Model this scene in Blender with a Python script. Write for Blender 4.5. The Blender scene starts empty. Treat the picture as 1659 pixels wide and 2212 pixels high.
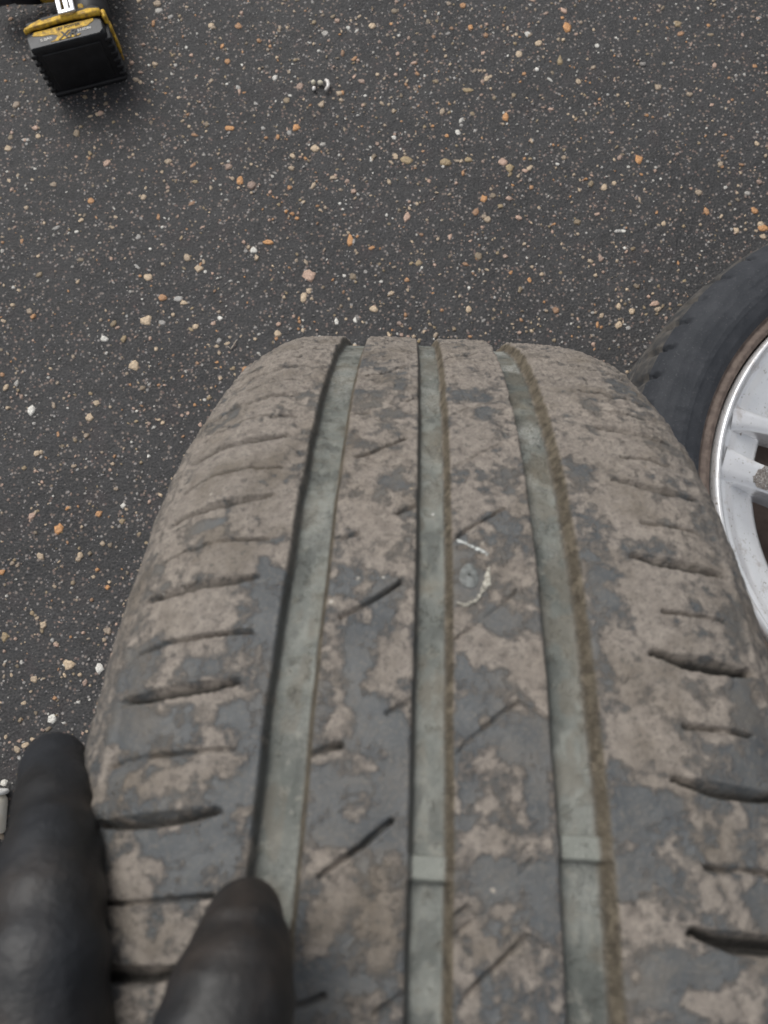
import bpy, math
import numpy as np
from mathutils import Vector, Matrix
C = bpy.context.scene.collection
SC = bpy.context.scene

# ------------------------------------------------------------------ camera, world, light
PXF, PCX, PCY = 1680.0, 829.5, 1106.0
CAM = np.array([0, 0, .801])
CR = np.array([0.99887985, 0.04683176, -0.00677055])
CU = np.array([-0.04439475, 0.97703178, 0.20841785])
CF = np.array([-0.01637561, 0.20788381, -0.97801644])
cd = bpy.data.cameras.new('camera'); cam = bpy.data.objects.new('camera', cd); C.objects.link(cam)
cd.sensor_fit = 'HORIZONTAL'; cd.sensor_width = 36; cd.lens = 36 * PXF / 1659
cd.clip_start = .01; cd.clip_end = 500
m = Matrix(((CR[0], CU[0], -CF[0], CAM[0]), (CR[1], CU[1], -CF[1], CAM[1]), (CR[2], CU[2], -CF[2], CAM[2]), (0, 0, 0, 1)))
cam.matrix_world = m
cd.dof.use_dof = True; cd.dof.focus_distance = .45; cd.dof.aperture_fstop = 23
SC.camera = cam

SUN_EL, SUN_AZ = math.radians(50), math.radians(-38)     # azimuth from +Y towards +X
w = bpy.data.worlds.new('World'); SC.world = w; w.use_nodes = True
nt = w.node_tree; nt.nodes.clear()
sky = nt.nodes.new('ShaderNodeTexSky'); sky.sky_type = 'NISHITA'; sky.sun_disc = False
sky.sun_elevation = SUN_EL; sky.sun_rotation = SUN_AZ; sky.dust_density = 4; sky.air_density = 1.0
hs = nt.nodes.new('ShaderNodeHueSaturation'); hs.inputs['Saturation'].default_value = .22
bg = nt.nodes.new('ShaderNodeBackground'); bg.inputs[1].default_value = .13
ow = nt.nodes.new('ShaderNodeOutputWorld')
nt.links.new(sky.outputs[0], hs.inputs['Color']); nt.links.new(hs.outputs[0], bg.inputs[0]); nt.links.new(bg.outputs[0], ow.inputs[0])
ld = bpy.data.lights.new('sun', 'SUN'); ld.energy = 1.1; ld.angle = math.radians(38); ld.color = (1, .975, .90)
sun = bpy.data.objects.new('sun', ld); C.objects.link(sun)
sd = Vector((math.sin(SUN_AZ) * math.cos(SUN_EL), math.cos(SUN_AZ) * math.cos(SUN_EL), math.sin(SUN_EL)))
sun.rotation_euler = sd.to_track_quat('Z', 'Y').to_euler(); sun.location = (-3, 3, 5)
SC.view_settings.view_transform = 'Standard'; SC.view_settings.look = 'None'
SC.view_settings.gamma = 1; SC.view_settings.exposure = EXPOSURE = .2

# ------------------------------------------------------------------ numpy helpers
def vnoise(u, v, seed=0):
    """smooth value noise on arrays"""
    u = np.asarray(u, float); v = np.asarray(v, float)
    iu = np.floor(u).astype(np.int64); iv = np.floor(v).astype(np.int64)
    fu = u - iu; fv = v - iv
    fu = fu * fu * (3 - 2 * fu); fv = fv * fv * (3 - 2 * fv)
    def h(a, b):
        n = (a * 374761393 + b * 668265263 + seed * 1442695041) & 0x7fffffff
        n = (n ^ (n >> 13)) * 1274126177 & 0x7fffffff
        return ((n ^ (n >> 16)) & 0xffff) / 65535.0
    return (h(iu, iv) * (1 - fu) + h(iu + 1, iv) * fu) * (1 - fv) + (h(iu, iv + 1) * (1 - fu) + h(iu + 1, iv + 1) * fu) * fv
def fbm(u, v, seed=0, o=4, g=.5):
    s = 0; a = 1; t = 0
    for k in range(o):
        s = s + a * vnoise(u * 2 ** k + 17.3 * k, v * 2 ** k - 9.1 * k, seed + k); t += a; a *= g
    return s / t
def sstep(a, b, x):
    t = np.clip((x - a) / (b - a), 0, 1); return t * t * (3 - 2 * t)

def npmesh(name, V, F, mats, attrs=None, smooth=True, fmat=None):
    me = bpy.data.meshes.new(name)
    V = np.asarray(V, np.float32); F = np.asarray(F, np.int32); k = F.shape[1]
    me.vertices.add(len(V)); me.vertices.foreach_set('co', V.ravel())
    me.loops.add(F.size); me.loops.foreach_set('vertex_index', F.ravel())
    me.polygons.add(len(F)); me.polygons.foreach_set('loop_start', np.arange(0, F.size, k, dtype=np.int32))
    me.polygons.foreach_set('loop_total', np.full(len(F), k, np.int32))
    me.polygons.foreach_set('use_smooth', np.full(len(F), smooth))
    for mm in (mats if isinstance(mats, (list, tuple)) else [mats]): me.materials.append(mm)
    if fmat is not None: me.polygons.foreach_set('material_index', np.asarray(fmat, np.int32))
    for an, (ty, dat) in (attrs or {}).items():
        a = me.attributes.new(an, ty, 'POINT')
        a.data.foreach_set('color' if 'COLOR' in ty else 'value', np.asarray(dat, np.float32).ravel())
    me.update(calc_edges=True); me.validate()
    return me
def grid_faces(nr, nc, wrap=False):
    i = np.arange(nr if wrap else nr - 1)[:, None]; j = np.arange(nc - 1)[None]
    a = i * nc + j; b = ((i + 1) % nr) * nc + j
    return np.stack([a, a + 1, b + 1, b], -1).reshape(-1, 4)
def link(name, me, parent=None, **kw):
    o = bpy.data.objects.new(name, me); C.objects.link(o)
    if parent: o.parent = parent
    for k, v in kw.items(): o[k] = v
    return o
def thing(name, label, cat, loc=(0, 0, 0), rot=(0, 0, 0), group=None):
    o = bpy.data.objects.new(name, None); C.objects.link(o); o.location = loc; o.rotation_euler = rot
    o.empty_display_size = .05; o['label'] = label; o['category'] = cat
    if group: o['group'] = group
    return o

# ------------------------------------------------------------------ material helper
class N:
    def __init__(s, name):
        s.m = bpy.data.materials.new(name); s.m.use_nodes = True; s.t = s.m.node_tree; s.t.nodes.clear()
        s.out = s.t.nodes.new('ShaderNodeOutputMaterial'); s.b = s.t.nodes.new('ShaderNodeBsdfPrincipled')
        s.t.links.new(s.b.outputs[0], s.out.inputs[0]); s.co = s.t.nodes.new('ShaderNodeTexCoord').outputs['Object']
    def put(s, sock, v):
        if isinstance(v, (int, float, tuple)):
            sock.default_value = (v + (1,) if isinstance(v, tuple) and len(v) == 3 and len(sock.default_value) == 4 else v)
        else: s.t.links.new(v, sock)
    def set(s, **kw):
        for k, v in kw.items(): s.put(s.b.inputs[k.replace('_', ' ')], v)
        return s
    def noise(s, scale, detail=3, rough=.5, co=None, dist=0):
        n = s.t.nodes.new('ShaderNodeTexNoise'); n.inputs['Scale'].default_value = scale; n.inputs['Detail'].default_value = detail
        n.inputs['Roughness'].default_value = rough; n.inputs['Distortion'].default_value = dist
        s.t.links.new(co or s.co, n.inputs['Vector']); return n.outputs['Fac']
    def voro(s, scale, feat='F1', out='Distance', rnd=1, co=None):
        n = s.t.nodes.new('ShaderNodeTexVoronoi'); n.feature = feat; n.inputs['Scale'].default_value = scale; n.inputs['Randomness'].default_value = rnd
        s.t.links.new(co or s.co, n.inputs['Vector']); return n.outputs[out]
    def attr(s, name, out='Fac'):
        n = s.t.nodes.new('ShaderNodeAttribute'); n.attribute_name = name; return n.outputs[out]
    def math(s, op, a, b=0.0, c=None):
        n = s.t.nodes.new('ShaderNodeMath'); n.operation = op; s.put(n.inputs[0], a); s.put(n.inputs[1], b)
        if c is not None: s.put(n.inputs[2], c)
        return n.outputs[0]
    def step(s, v, a, b, lo=0.0, hi=1.0):
        n = s.t.nodes.new('ShaderNodeMapRange'); n.interpolation_type = 'SMOOTHSTEP'; s.put(n.inputs[0], v)
        n.inputs[1].default_value = a; n.inputs[2].default_value = b; n.inputs[3].default_value = lo; n.inputs[4].default_value = hi
        return n.outputs[0]
    def mix(s, f, a, b, mode='MIX'):
        n = s.t.nodes.new('ShaderNodeMix'); n.data_type = 'RGBA'; n.blend_type = mode
        s.put(n.inputs[0], f); s.put(n.inputs[6], a); s.put(n.inputs[7], b); return n.outputs[2]
    def ramp(s, v, stops):
        n = s.t.nodes.new('ShaderNodeValToRGB'); r = n.color_ramp
        while len(r.elements) < len(stops): r.elements.new(.5)
        for e, (p, c) in zip(r.elements, stops): e.position = p; e.color = c + (1,)
        s.put(n.inputs[0], v); return n.outputs[0]
    def bump(s, h, strength=.5, dist=.001, prev=None):
        n = s.t.nodes.new('ShaderNodeBump'); n.inputs['Strength'].default_value = strength; n.inputs['Distance'].default_value = dist
        s.put(n.inputs['Height'], h)
        if prev: s.t.links.new(prev, n.inputs['Normal'])
        s.t.links.new(n.outputs[0], s.b.inputs['Normal']); return n.outputs[0]

# ------------------------------------------------------------------ ground
CHIPS = [(-0.0565,0.7721,6.2,4.6,'t'),(-0.1383,0.6279,5.5,5.6,'o'),(-0.0058,0.5896,9.7,6.7,'d'),(0.0384,0.5896,7.5,5.5,'d'),(-0.1147,0.6016,6.0,5.5,'t'),(-0.2877,0.3763,6.7,6.7,'t'),(-0.4015,0.2659,4.5,6.3,'w'),(0.1046,0.5924,6.5,5.5,'p'),(0.1138,0.5854,5.4,6.1,'d'),(0.263,0.6027,4.8,6.1,'o'),(0.1075,0.6524,3.8,6.9,'o'),(0.2223,0.5641,4.3,4.8,'t'),(0.2374,0.5085,4.7,2.9,'g'),(-0.0039,0.5158,4.2,7.1,'p'),(-0.0669,0.4838,4.2,8.1,'o'),(-0.1594,0.4775,8.4,3.5,'o'),(-0.1103,0.4381,7.3,8.0,'p'),(-0.1143,0.4119,4.1,6.7,'t'),(0.0698,0.4053,3.6,4.5,'t'),(-0.0358,0.4007,5.2,4.5,'t'),(-0.2322,0.3709,4.6,4.4,'t'),(-0.2063,0.3821,3.1,3.3,'w'),(-0.3536,0.1364,5.8,6.4,'o'),(-0.2955,0.3221,6.1,6.5,'t'),(-0.2934,-0.005,4.7,5.5,'w'),(-0.326,-0.002,6.6,5.5,'t'),(-0.3743,-0.1183,4.1,3.9,'w'),(-0.3351,-0.056,4.2,5.3,'w'),(-0.3945,0.0227,4.3,5.6,'d'),(0.237,0.4159,3.1,4.5,'t'),(0.2512,0.4104,4.1,3.3,'t'),(0.2361,0.3936,4.1,4.4,'t'),(-0.2354,0.4419,5.2,5.1,'t'),(-0.2918,0.428,5.2,5.1,'t'),(-0.2479,0.3987,5.2,2.8,'t'),(-0.2547,0.4041,6.2,3.4,'g'),(0.4028,0.5196,6.3,4.7,'o'),(0.3712,0.5153,3.2,4.1,'t'),(0.2426,0.5087,4.7,2.3,'w'),(0.1802,0.7797,5.6,7.9,'o'),(0.1712,0.7322,3.3,7.8,'d'),(0.1441,0.7194,2.8,3.2,'w'),(0.063,0.6872,7.7,3.2,'d'),(0.0652,0.5938,6.5,3.7,'d'),(-0.1995,0.5553,4.8,7.2,'o'),(-0.1405,0.3672,4.6,4.4,'t'),(-0.1015,0.3606,3.6,5.5,'t'),(-0.1755,0.4675,4.2,4.6,'w'),(-0.0776,0.5233,1.6,1.8,'w'),(-0.0812,0.5303,2.1,1.8,'w'),(0.1242,0.5212,3.7,3.5,'p'),(-0.2163,0.6234,6.5,3.7,'o'),(-0.2526,0.7655,4.5,4.0,'t'),(0.2162,0.7548,3.3,3.3,'w')]
def mat_ground():
    s = N('asphalt')
    n1 = s.noise(7, 5, .65); n2 = s.noise(420, 3, .65); n3 = s.noise(60, 4, .6)
    tar = s.mix(s.step(n1, .35, .7), (.023, .0235, .0255), (.040, .040, .042))
    tar = s.mix(s.math('MULTIPLY', s.step(s.noise(26, 3, .5), .55, .7), .5), tar, (.043, .033, .035)); tar = s.mix(s.step(n3, .4, .75), tar, (.026, .0255, .026))
    tar = s.mix(s.step(n2, .42, .78), tar, (.080, .077, .076))
    # grains of sand and crushed stone finer than the modelled chips
    vc = s.voro(520, 'F1', 'Color'); vd = s.voro(520)
    sep = s.t.nodes.new('ShaderNodeSeparateColor'); s.t.links.new(vc, sep.inputs[0])
    pick = s.math('GREATER_THAN', sep.outputs[0], .92)
    dot = s.math('MULTIPLY', pick, s.step(vd, .30, .48, 1, 0))
    gcol = s.ramp(sep.outputs[1], [(0, (.13, .12, .12)), (.4, (.19, .15, .13)), (.7, (.22, .21, .22)), (1, (.34, .32, .30))])
    tar = s.mix(dot, tar, gcol)
    vb = s.voro(260, 'F1', 'Color'); vbd = s.voro(260)
    sp2 = s.t.nodes.new('ShaderNodeSeparateColor'); s.t.links.new(vb, sp2.inputs[0])
    dot2 = s.math('MULTIPLY', s.math('GREATER_THAN', sp2.outputs[2], .86), s.step(vbd, .28, .45, .8, 0))
    tar = s.mix(dot2, tar, s.ramp(sp2.outputs[1], [(0, (.16, .11, .10)), (.5, (.22, .17, .14)), (1, (.30, .28, .27))]))
    ca = s.attr('chip', 'Color'); al = s.attr('chip', 'Alpha')
    n4 = s.noise(700, 3, .6)
    ccol = s.mix(s.step(n4, .3, .75), ca, s.mix(.55, ca, (.12, .10, .09)))
    edge = s.math('MULTIPLY', al, s.step(s.noise(330, 4, .7), .22, .42, .15, 1))
    col = s.mix(edge, tar, ccol)
    s.set(Base_Color=col, Roughness=s.mix(al, (.72,) * 3, (.5,) * 3))
    s.b.inputs['Specular IOR Level'].default_value = .45
    h = s.math('ADD', s.math('MULTIPLY', s.noise(300, 5, .7), 1.0), s.math('MULTIPLY', s.voro(420), .6))
    b = s.bump(h, .75, .0016)
    return s.m
def build_ground():
    rng = np.random.default_rng(5)
    def axis(a, b, st):
        core = np.arange(a, b, st); k = np.cumsum(st * 1.22 ** np.arange(1, 48)); k = k[k < 70]
        return np.r_[(a - k)[::-1], core, core[-1] + k]
    xs = axis(-.62, .66, .003); ys = axis(-.4, 1.05, .003)
    X, Y = np.meshgrid(xs, ys)
    near = sstep(1.4, 1.0, np.abs(X)) * sstep(1.8, 1.3, np.abs(Y))
    Z = ((fbm(X * 130, Y * 130, 3, 3) - .5) * .0016 + (fbm(X * 22, Y * 22, 9, 2) - .5) * .0012) * near
    V = [np.stack([X, Y, Z], -1).reshape(-1, 3)]; F4 = grid_faces(len(ys), len(xs))
    # chips: irregular domes pressed into the tar; each an 8-gon ring, shoulder ring and cap
    pal = {'t': (.62, .48, .33), 'o': (.62, .31, .12), 'd': (.36, .27, .15), 'p': (.56, .38, .29), 'w': (.82, .80, .74), 'g': (.44, .43, .41)}
    pos, sx, sy, col = [], [], [], []
    for x, y, rx, ry, c in CHIPS:
        pos.append((x, y)); sx.append(rx * 1e-3); sy.append(ry * 1e-3); col.append(np.array(pal[c]))
    keys = list(pal); A = (-.60, .62, -.38, 1.03)
    for n, lo, hi, pr in ((2500, .0022, .0054, (.34, .17, .18, .18, .06, .07)), (8500, .0013, .0026, (.27, .09, .15, .18, .14, .17)), (6500, .0006, .0012, (.18, .05, .2, .2, .08, .29))):
        px = rng.uniform(A[0], A[1], n); py = rng.uniform(A[2], A[3], n)
        keep = rng.uniform(0, 1, n) < .45 + .9 * fbm(px * 9, py * 9, 21, 3)
        for x, y in zip(px[keep], py[keep]):
            r = lo + (hi - lo) * rng.uniform() ** 1.8; e = rng.uniform(.42, 1)
            pos.append((x, y)); sx.append(r); sy.append(r * e)
            c = np.array(pal[keys[rng.choice(6, p=pr)]]); t = rng.uniform(0, 1) ** 1.15
            col.append(c * (1 - .62 * t) + np.array((.12, .105, .10)) * .62 * t)
    pos = np.array(pos); sx = np.array(sx); sy = np.array(sy); col = np.array(col); n = len(pos); K = 8
    ang = np.linspace(0, 2 * np.pi, K, endpoint=False)[None] + rng.uniform(0, 6.28, (n, 1)) + rng.uniform(-.28, .28, (n, K))
    rad = rng.uniform(.66, 1.16, (n, K)); rot = rng.uniform(0, np.pi, n); rot[:len(CHIPS)] = 0
    hz = np.minimum(np.minimum(sx, sy) * rng.uniform(.10, .28, n), .0007)
    vs = []
    for k, (rr, zz) in enumerate(((1.06, -.5), (.93, .72), (.5, 1.0))):
        lx = np.cos(ang) * rad * rr * sx[:, None]; ly = np.sin(ang) * rad * rr * sy[:, None]
        wx = lx * np.cos(rot)[:, None] - ly * np.sin(rot)[:, None] + pos[:, :1]; wy = lx * np.sin(rot)[:, None] + ly * np.cos(rot)[:, None] + pos[:, 1:]
        wz = np.repeat((hz * zz)[:, None], K, 1) + (rng.uniform(-.12, .12, (n, K)) * hz[:, None] if k else -.0008)
        vs.append(np.stack([wx, wy, wz + .0004], -1))
    cv = np.stack([np.c_[pos, hz * 1.02 + .0004]], 1)
    CV = np.concatenate(vs + [cv], 1).reshape(-1, 3); per = 3 * K + 1
    f = []
    for k in range(2):
        for j in range(K): f.append((k * K + j, k * K + (j + 1) % K, (k + 1) * K + (j + 1) % K, (k + 1) * K + j))
    for j in range(0, K, 2): f.append((2 * K + j, 2 * K + (j + 1) % K, 2 * K + (j + 2) % K, 3 * K))
    f = np.array(f); base = len(V[0]); CF4 = (f[None] + (base + np.arange(n) * per)[:, None, None]).reshape(-1, 4)
    VV = np.concatenate([V[0], CV]); FF = np.concatenate([F4, CF4])
    cc = np.zeros((len(VV), 4), np.float32); cc[base:, :3] = np.repeat(col, per, 0); cc[base:, 3] = 1
    me = npmesh('ground', VV, FF, mat_ground(), {'chip': ('FLOAT_COLOR', cc)})
    link('ground', me, kind='structure')
build_ground()

# ------------------------------------------------------------------ the worn tyre in front
R0 = .317; CROWN = .3827; WC = (.0108, -.1254, .317)
GROOVES = ((-.0397, -.0276), (-.0053, .0053), (.0274, .0402))
BLOBS = [(0.601,-12.0,0.039,6.1,-1),(0.497,-23.8,0.019,4.3,-1),(0.478,-11.9,0.016,4.8,-1),(0.78,-21.9,0.031,6.5,-1),(0.721,-15.6,0.019,4.6,-1),(0.808,-10.7,0.028,3.3,-1),(0.43,-19.3,0.024,4.0,-1),(0.454,-13.3,0.013,3.5,-1),(0.368,-14.7,0.031,6.5,-1),(0.352,-8.1,0.03,2.7,-1),(0.324,-22.3,0.022,5.7,-1),(0.317,-8.7,0.019,3.6,-1),(0.294,-17.5,0.009,6.1,-1),(0.256,-22.6,0.006,2.0,-1),(0.208,-21.4,0.014,5.6,-1),(0.204,-12.8,0.006,1.9,-1),(0.549,19.5,0.027,7.1,-1),(0.525,7.7,0.031,3.8,-1),(0.489,9.3,0.014,4.9,-1),(0.466,16.8,0.013,8.3,-1),(0.404,7.0,0.034,2.0,-1),(0.375,8.0,0.017,3.3,-1),(0.366,19.8,0.019,6.5,-1),(0.331,23.5,0.032,2.6,-1),(0.316,7.8,0.019,1.4,-1),(0.27,14.6,0.013,9.9,-1),(0.242,12.5,0.006,2.9,-1),(0.247,25.1,0.016,1.9,-1),(0.519,45.3,0.061,4.0,-1),(0.651,44.7,0.023,5.7,-1),(0.867,76.5,0.191,8.9,-1),(0.786,54.9,0.026,4.9,-1),(0.587,80.5,0.042,4.8,-1),(0.475,82.9,0.035,5.6,-1),(0.416,75.8,0.017,3.5,-1),(0.316,48.0,0.02,9.3,-1),(0.274,43.5,0.014,6.9,-1),(0.371,76.4,0.027,5.0,-1),(0.224,54.4,0.009,11.4,-1),(0.213,46.4,0.013,4.7,-1),(0.264,71.1,0.017,3.0,-1),(0.347,42.9,0.007,2.6,-1),(0.488,-43.2,0.026,4.9,-1),(0.419,-75.6,0.026,5.3,-1),(0.408,-58.7,0.01,6.8,-1),(0.428,-41.8,0.04,3.5,-1),(0.373,-43.3,0.014,6.6,-1),(0.359,-64.8,0.014,12.0,-1),(0.317,-47.2,0.011,5.2,-1),(0.277,-55.4,0.017,12.1,-1),(0.368,-75.3,0.015,4.5,-1),(0.319,-73.8,0.017,2.7,-1),(0.322,-39.0,0.019,2.6,-1),(0.231,-57.9,0.011,2.4,-1),(0.44,-68.8,0.009,3.6,-1),(0.558,-67.1,0.007,7.9,-1),(0.622,22.5,0.021,3.1,-1),(0.764,-47.4,0.021,6.4,-1),(0.755,-74.7,0.028,6.5,-1),(0.886,-25.5,0.028,10.8,-1),(0.79,14.0,0.023,9.8,-1),(0.746,18.0,0.017,4.7,-1),(0.513,-77.9,0.023,3.2,-1),(0.42,-10.0,0.029,4.1,1),(0.34,-19.5,0.009,6.3,1),(0.241,-10.6,0.019,4.8,1),(0.237,-23.0,0.021,3.9,1),(0.37,-21.3,0.01,3.3,1),(0.266,-18.4,0.017,3.9,1),(0.593,9.7,0.025,4.0,1),(0.422,23.0,0.021,4.0,1),(0.333,15.2,0.026,4.7,1),(0.341,7.9,0.011,2.9,1),(0.295,11.8,0.01,5.0,1),(0.23,18.2,0.021,8.1,1),(0.218,7.7,0.026,2.8,1),(0.508,21.8,0.02,4.7,1),(0.435,11.2,0.018,5.2,1),(0.266,62.3,0.016,4.9,1),(0.25,48.5,0.014,8.7,1),(0.204,60.4,0.009,8.4,1),(0.424,52.8,0.044,9.7,1),(0.362,48.8,0.024,7.5,1),(0.429,72.8,0.013,4.7,1),(0.337,57.3,0.01,6.3,1),(0.45,44.7,0.017,3.5,1),(0.498,56.7,0.039,7.4,1),(0.594,55.7,0.038,8.1,1),(0.456,-61.7,0.02,10.1,1),(0.509,-57.4,0.018,8.8,1),(0.604,-70.3,0.029,12.5,1),(0.388,-57.5,0.006,6.7,1),(0.322,-63.5,0.01,9.0,1),(0.26,-63.8,0.014,6.0,1),(0.224,-55.5,0.019,9.6,1),(0.268,-38.8,0.017,3.0,1),(0.355,-37.1,0.02,2.1,1),(0.566,-44.7,0.035,5.3,1),(0.668,-55.2,0.05,8.8,1),(0.518,-40.1,0.02,2.5,1),(0.195,-39.8,0.013,5.6,1),(0.687,12.3,0.034,5.9,1),(0.558,-18.1,0.023,6.5,1),(0.649,-16.8,0.023,5.7,1)]
PITCH = 2 * math.pi / 66
def outer_profile():
    def half(xs, S, H, n):
        x1 = np.linspace(0, xs, 60); t = np.linspace(0, np.pi / 2, 160)[1:]
        A = S - xs; B = H - CROWN * xs ** 2
        return np.r_[x1, xs + A * np.sin(t) ** (2 / n)], np.r_[R0 - CROWN * x1 ** 2, R0 - H + B * np.cos(t) ** (2 / n)]
    xl, rl = half(.055, .092, .035, 1.6); xr, rr = half(.045, .100, .060, 3)
    return np.r_[-xl[::-1], xr[1:]], np.r_[rl[::-1], rr[1:]]
def resample(x, r, st):
    s = np.r_[0, np.cumsum(np.hypot(np.diff(x), np.diff(r)))]; q = np.linspace(0, s[-1], int(s[-1] / st) + 2)
    return np.interp(q, s, x), np.interp(q, s, r)
def mat_tread():
    s = N('muddy_tread_rubber')
    mud = s.attr('mud'); fl = s.attr('floor'); wl = s.attr('wall'); lw = s.attr('shadewall'); sl = s.attr('slit'); br = s.attr('bar'); gm = s.attr('grime'); df = s.attr('dust')
    n1 = s.noise(330, 5, .62); n2 = s.noise(1100, 4, .65); n0 = s.noise(90, 4, .6)
    v = s.math('ADD', mud, s.math('ADD', s.math('MULTIPLY', s.math('SUBTRACT', n1, .5), 1.0), s.math('MULTIPLY', s.math('SUBTRACT', n2, .5), .6)))
    mk = s.step(v, .36, .72)
    rub = s.mix(s.step(n0, .3, .7), (.064, .070, .076), (.098, .103, .106))
    rub = s.mix(s.step(n2, .48, .75), rub, (.145, .136, .120)); rub = s.mix(s.math('MULTIPLY', s.step(s.noise(28, 5, .7), .42, .66), .55), rub, (.150, .130, .106))
    mc = s.mix(s.step(n1, .3, .7), (.205, .175, .150), (.305, .266, .228))
    mc = s.mix(s.step(s.noise(45, 3, .6), .45, .75), mc, (.155, .128, .100))
    mc = s.mix(s.step(n2, .52, .70), mc, (.10, .088, .078))
    pit = s.math('MULTIPLY', s.step(s.noise(520, 4, .85), .555, .62), .62); mc = s.mix(pit, mc, (.072, .066, .060))
    pale = s.math('MULTIPLY', s.step(s.noise(380, 4, .8), .60, .68), .5); mc = s.mix(pale, mc, (.34, .30, .255))
    top = s.mix(s.math('MULTIPLY', mk, .80), rub, mc)
    flc = s.mix(s.step(n0, .35, .7), (.140, .149, .136), (.215, .222, .200))
    flc = s.mix(s.step(s.noise(38, 4, .6), .5, .68), flc, (.165, .155, .125)); flc = s.mix(s.step(s.noise(22, 3, .6), .52, .66), flc, (.100, .108, .098)); flc = s.mix(s.step(n1, .50, .66), flc, (.21, .21, .185))
    flc = s.mix(s.math('MULTIPLY', s.step(gm, .50, .64), .5), flc, (.128, .112, .086)); flc = s.mix(s.math('MULTIPLY', s.step(gm, .46, .36), .6), flc, (.072, .078, .072))
    flc = s.mix(s.math('MULTIPLY', df, s.step(n2, .35, .6)), flc, (.34, .345, .32))
    wc = s.mix(s.step(n1, .35, .65), (.078, .064, .046), (.140, .118, .086))
    col = s.mix(fl, top, flc); col = s.mix(s.math('MULTIPLY', br, .8), col, (.215, .225, .200)); col = s.mix(wl, col, wc); col = s.mix(s.math('MULTIPLY', lw, .7), col, (.070, .074, .069))  # left groove walls: shade painted into the colour as a darker grey
    col = s.mix(s.step(sl, .25, .8), col, (.034, .031, .027))  # deep cuts: clean dark rubber, with recess shade painted into its colour
    # pale grit stuck to the rubber
    vc = s.voro(150, 'F1', 'Color'); vd = s.voro(150); sp = s.t.nodes.new('ShaderNodeSeparateColor'); s.t.links.new(vc, sp.inputs[0])
    g = s.math('MULTIPLY', s.math('GREATER_THAN', sp.outputs[0], .93), s.step(s.math('ADD', vd, s.math('MULTIPLY', n2, .25)), .16, .24, .85, 0))
    col = s.mix(g, col, s.ramp(sp.outputs[1], [(0, (.34, .27, .19)), (1, (.56, .56, .53))]))
    s.set(Base_Color=col, Roughness=s.mix(mk, (.52,) * 3, (.86,) * 3)); s.b.inputs['Specular IOR Level'].default_value = .4
    h = s.math('ADD', s.math('MULTIPLY', mk, .55), s.math('ADD', s.math('MULTIPLY', n1, .5), s.math('MULTIPLY', n2, .35)))
    s.bump(h, .8, .0012); return s.m
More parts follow.
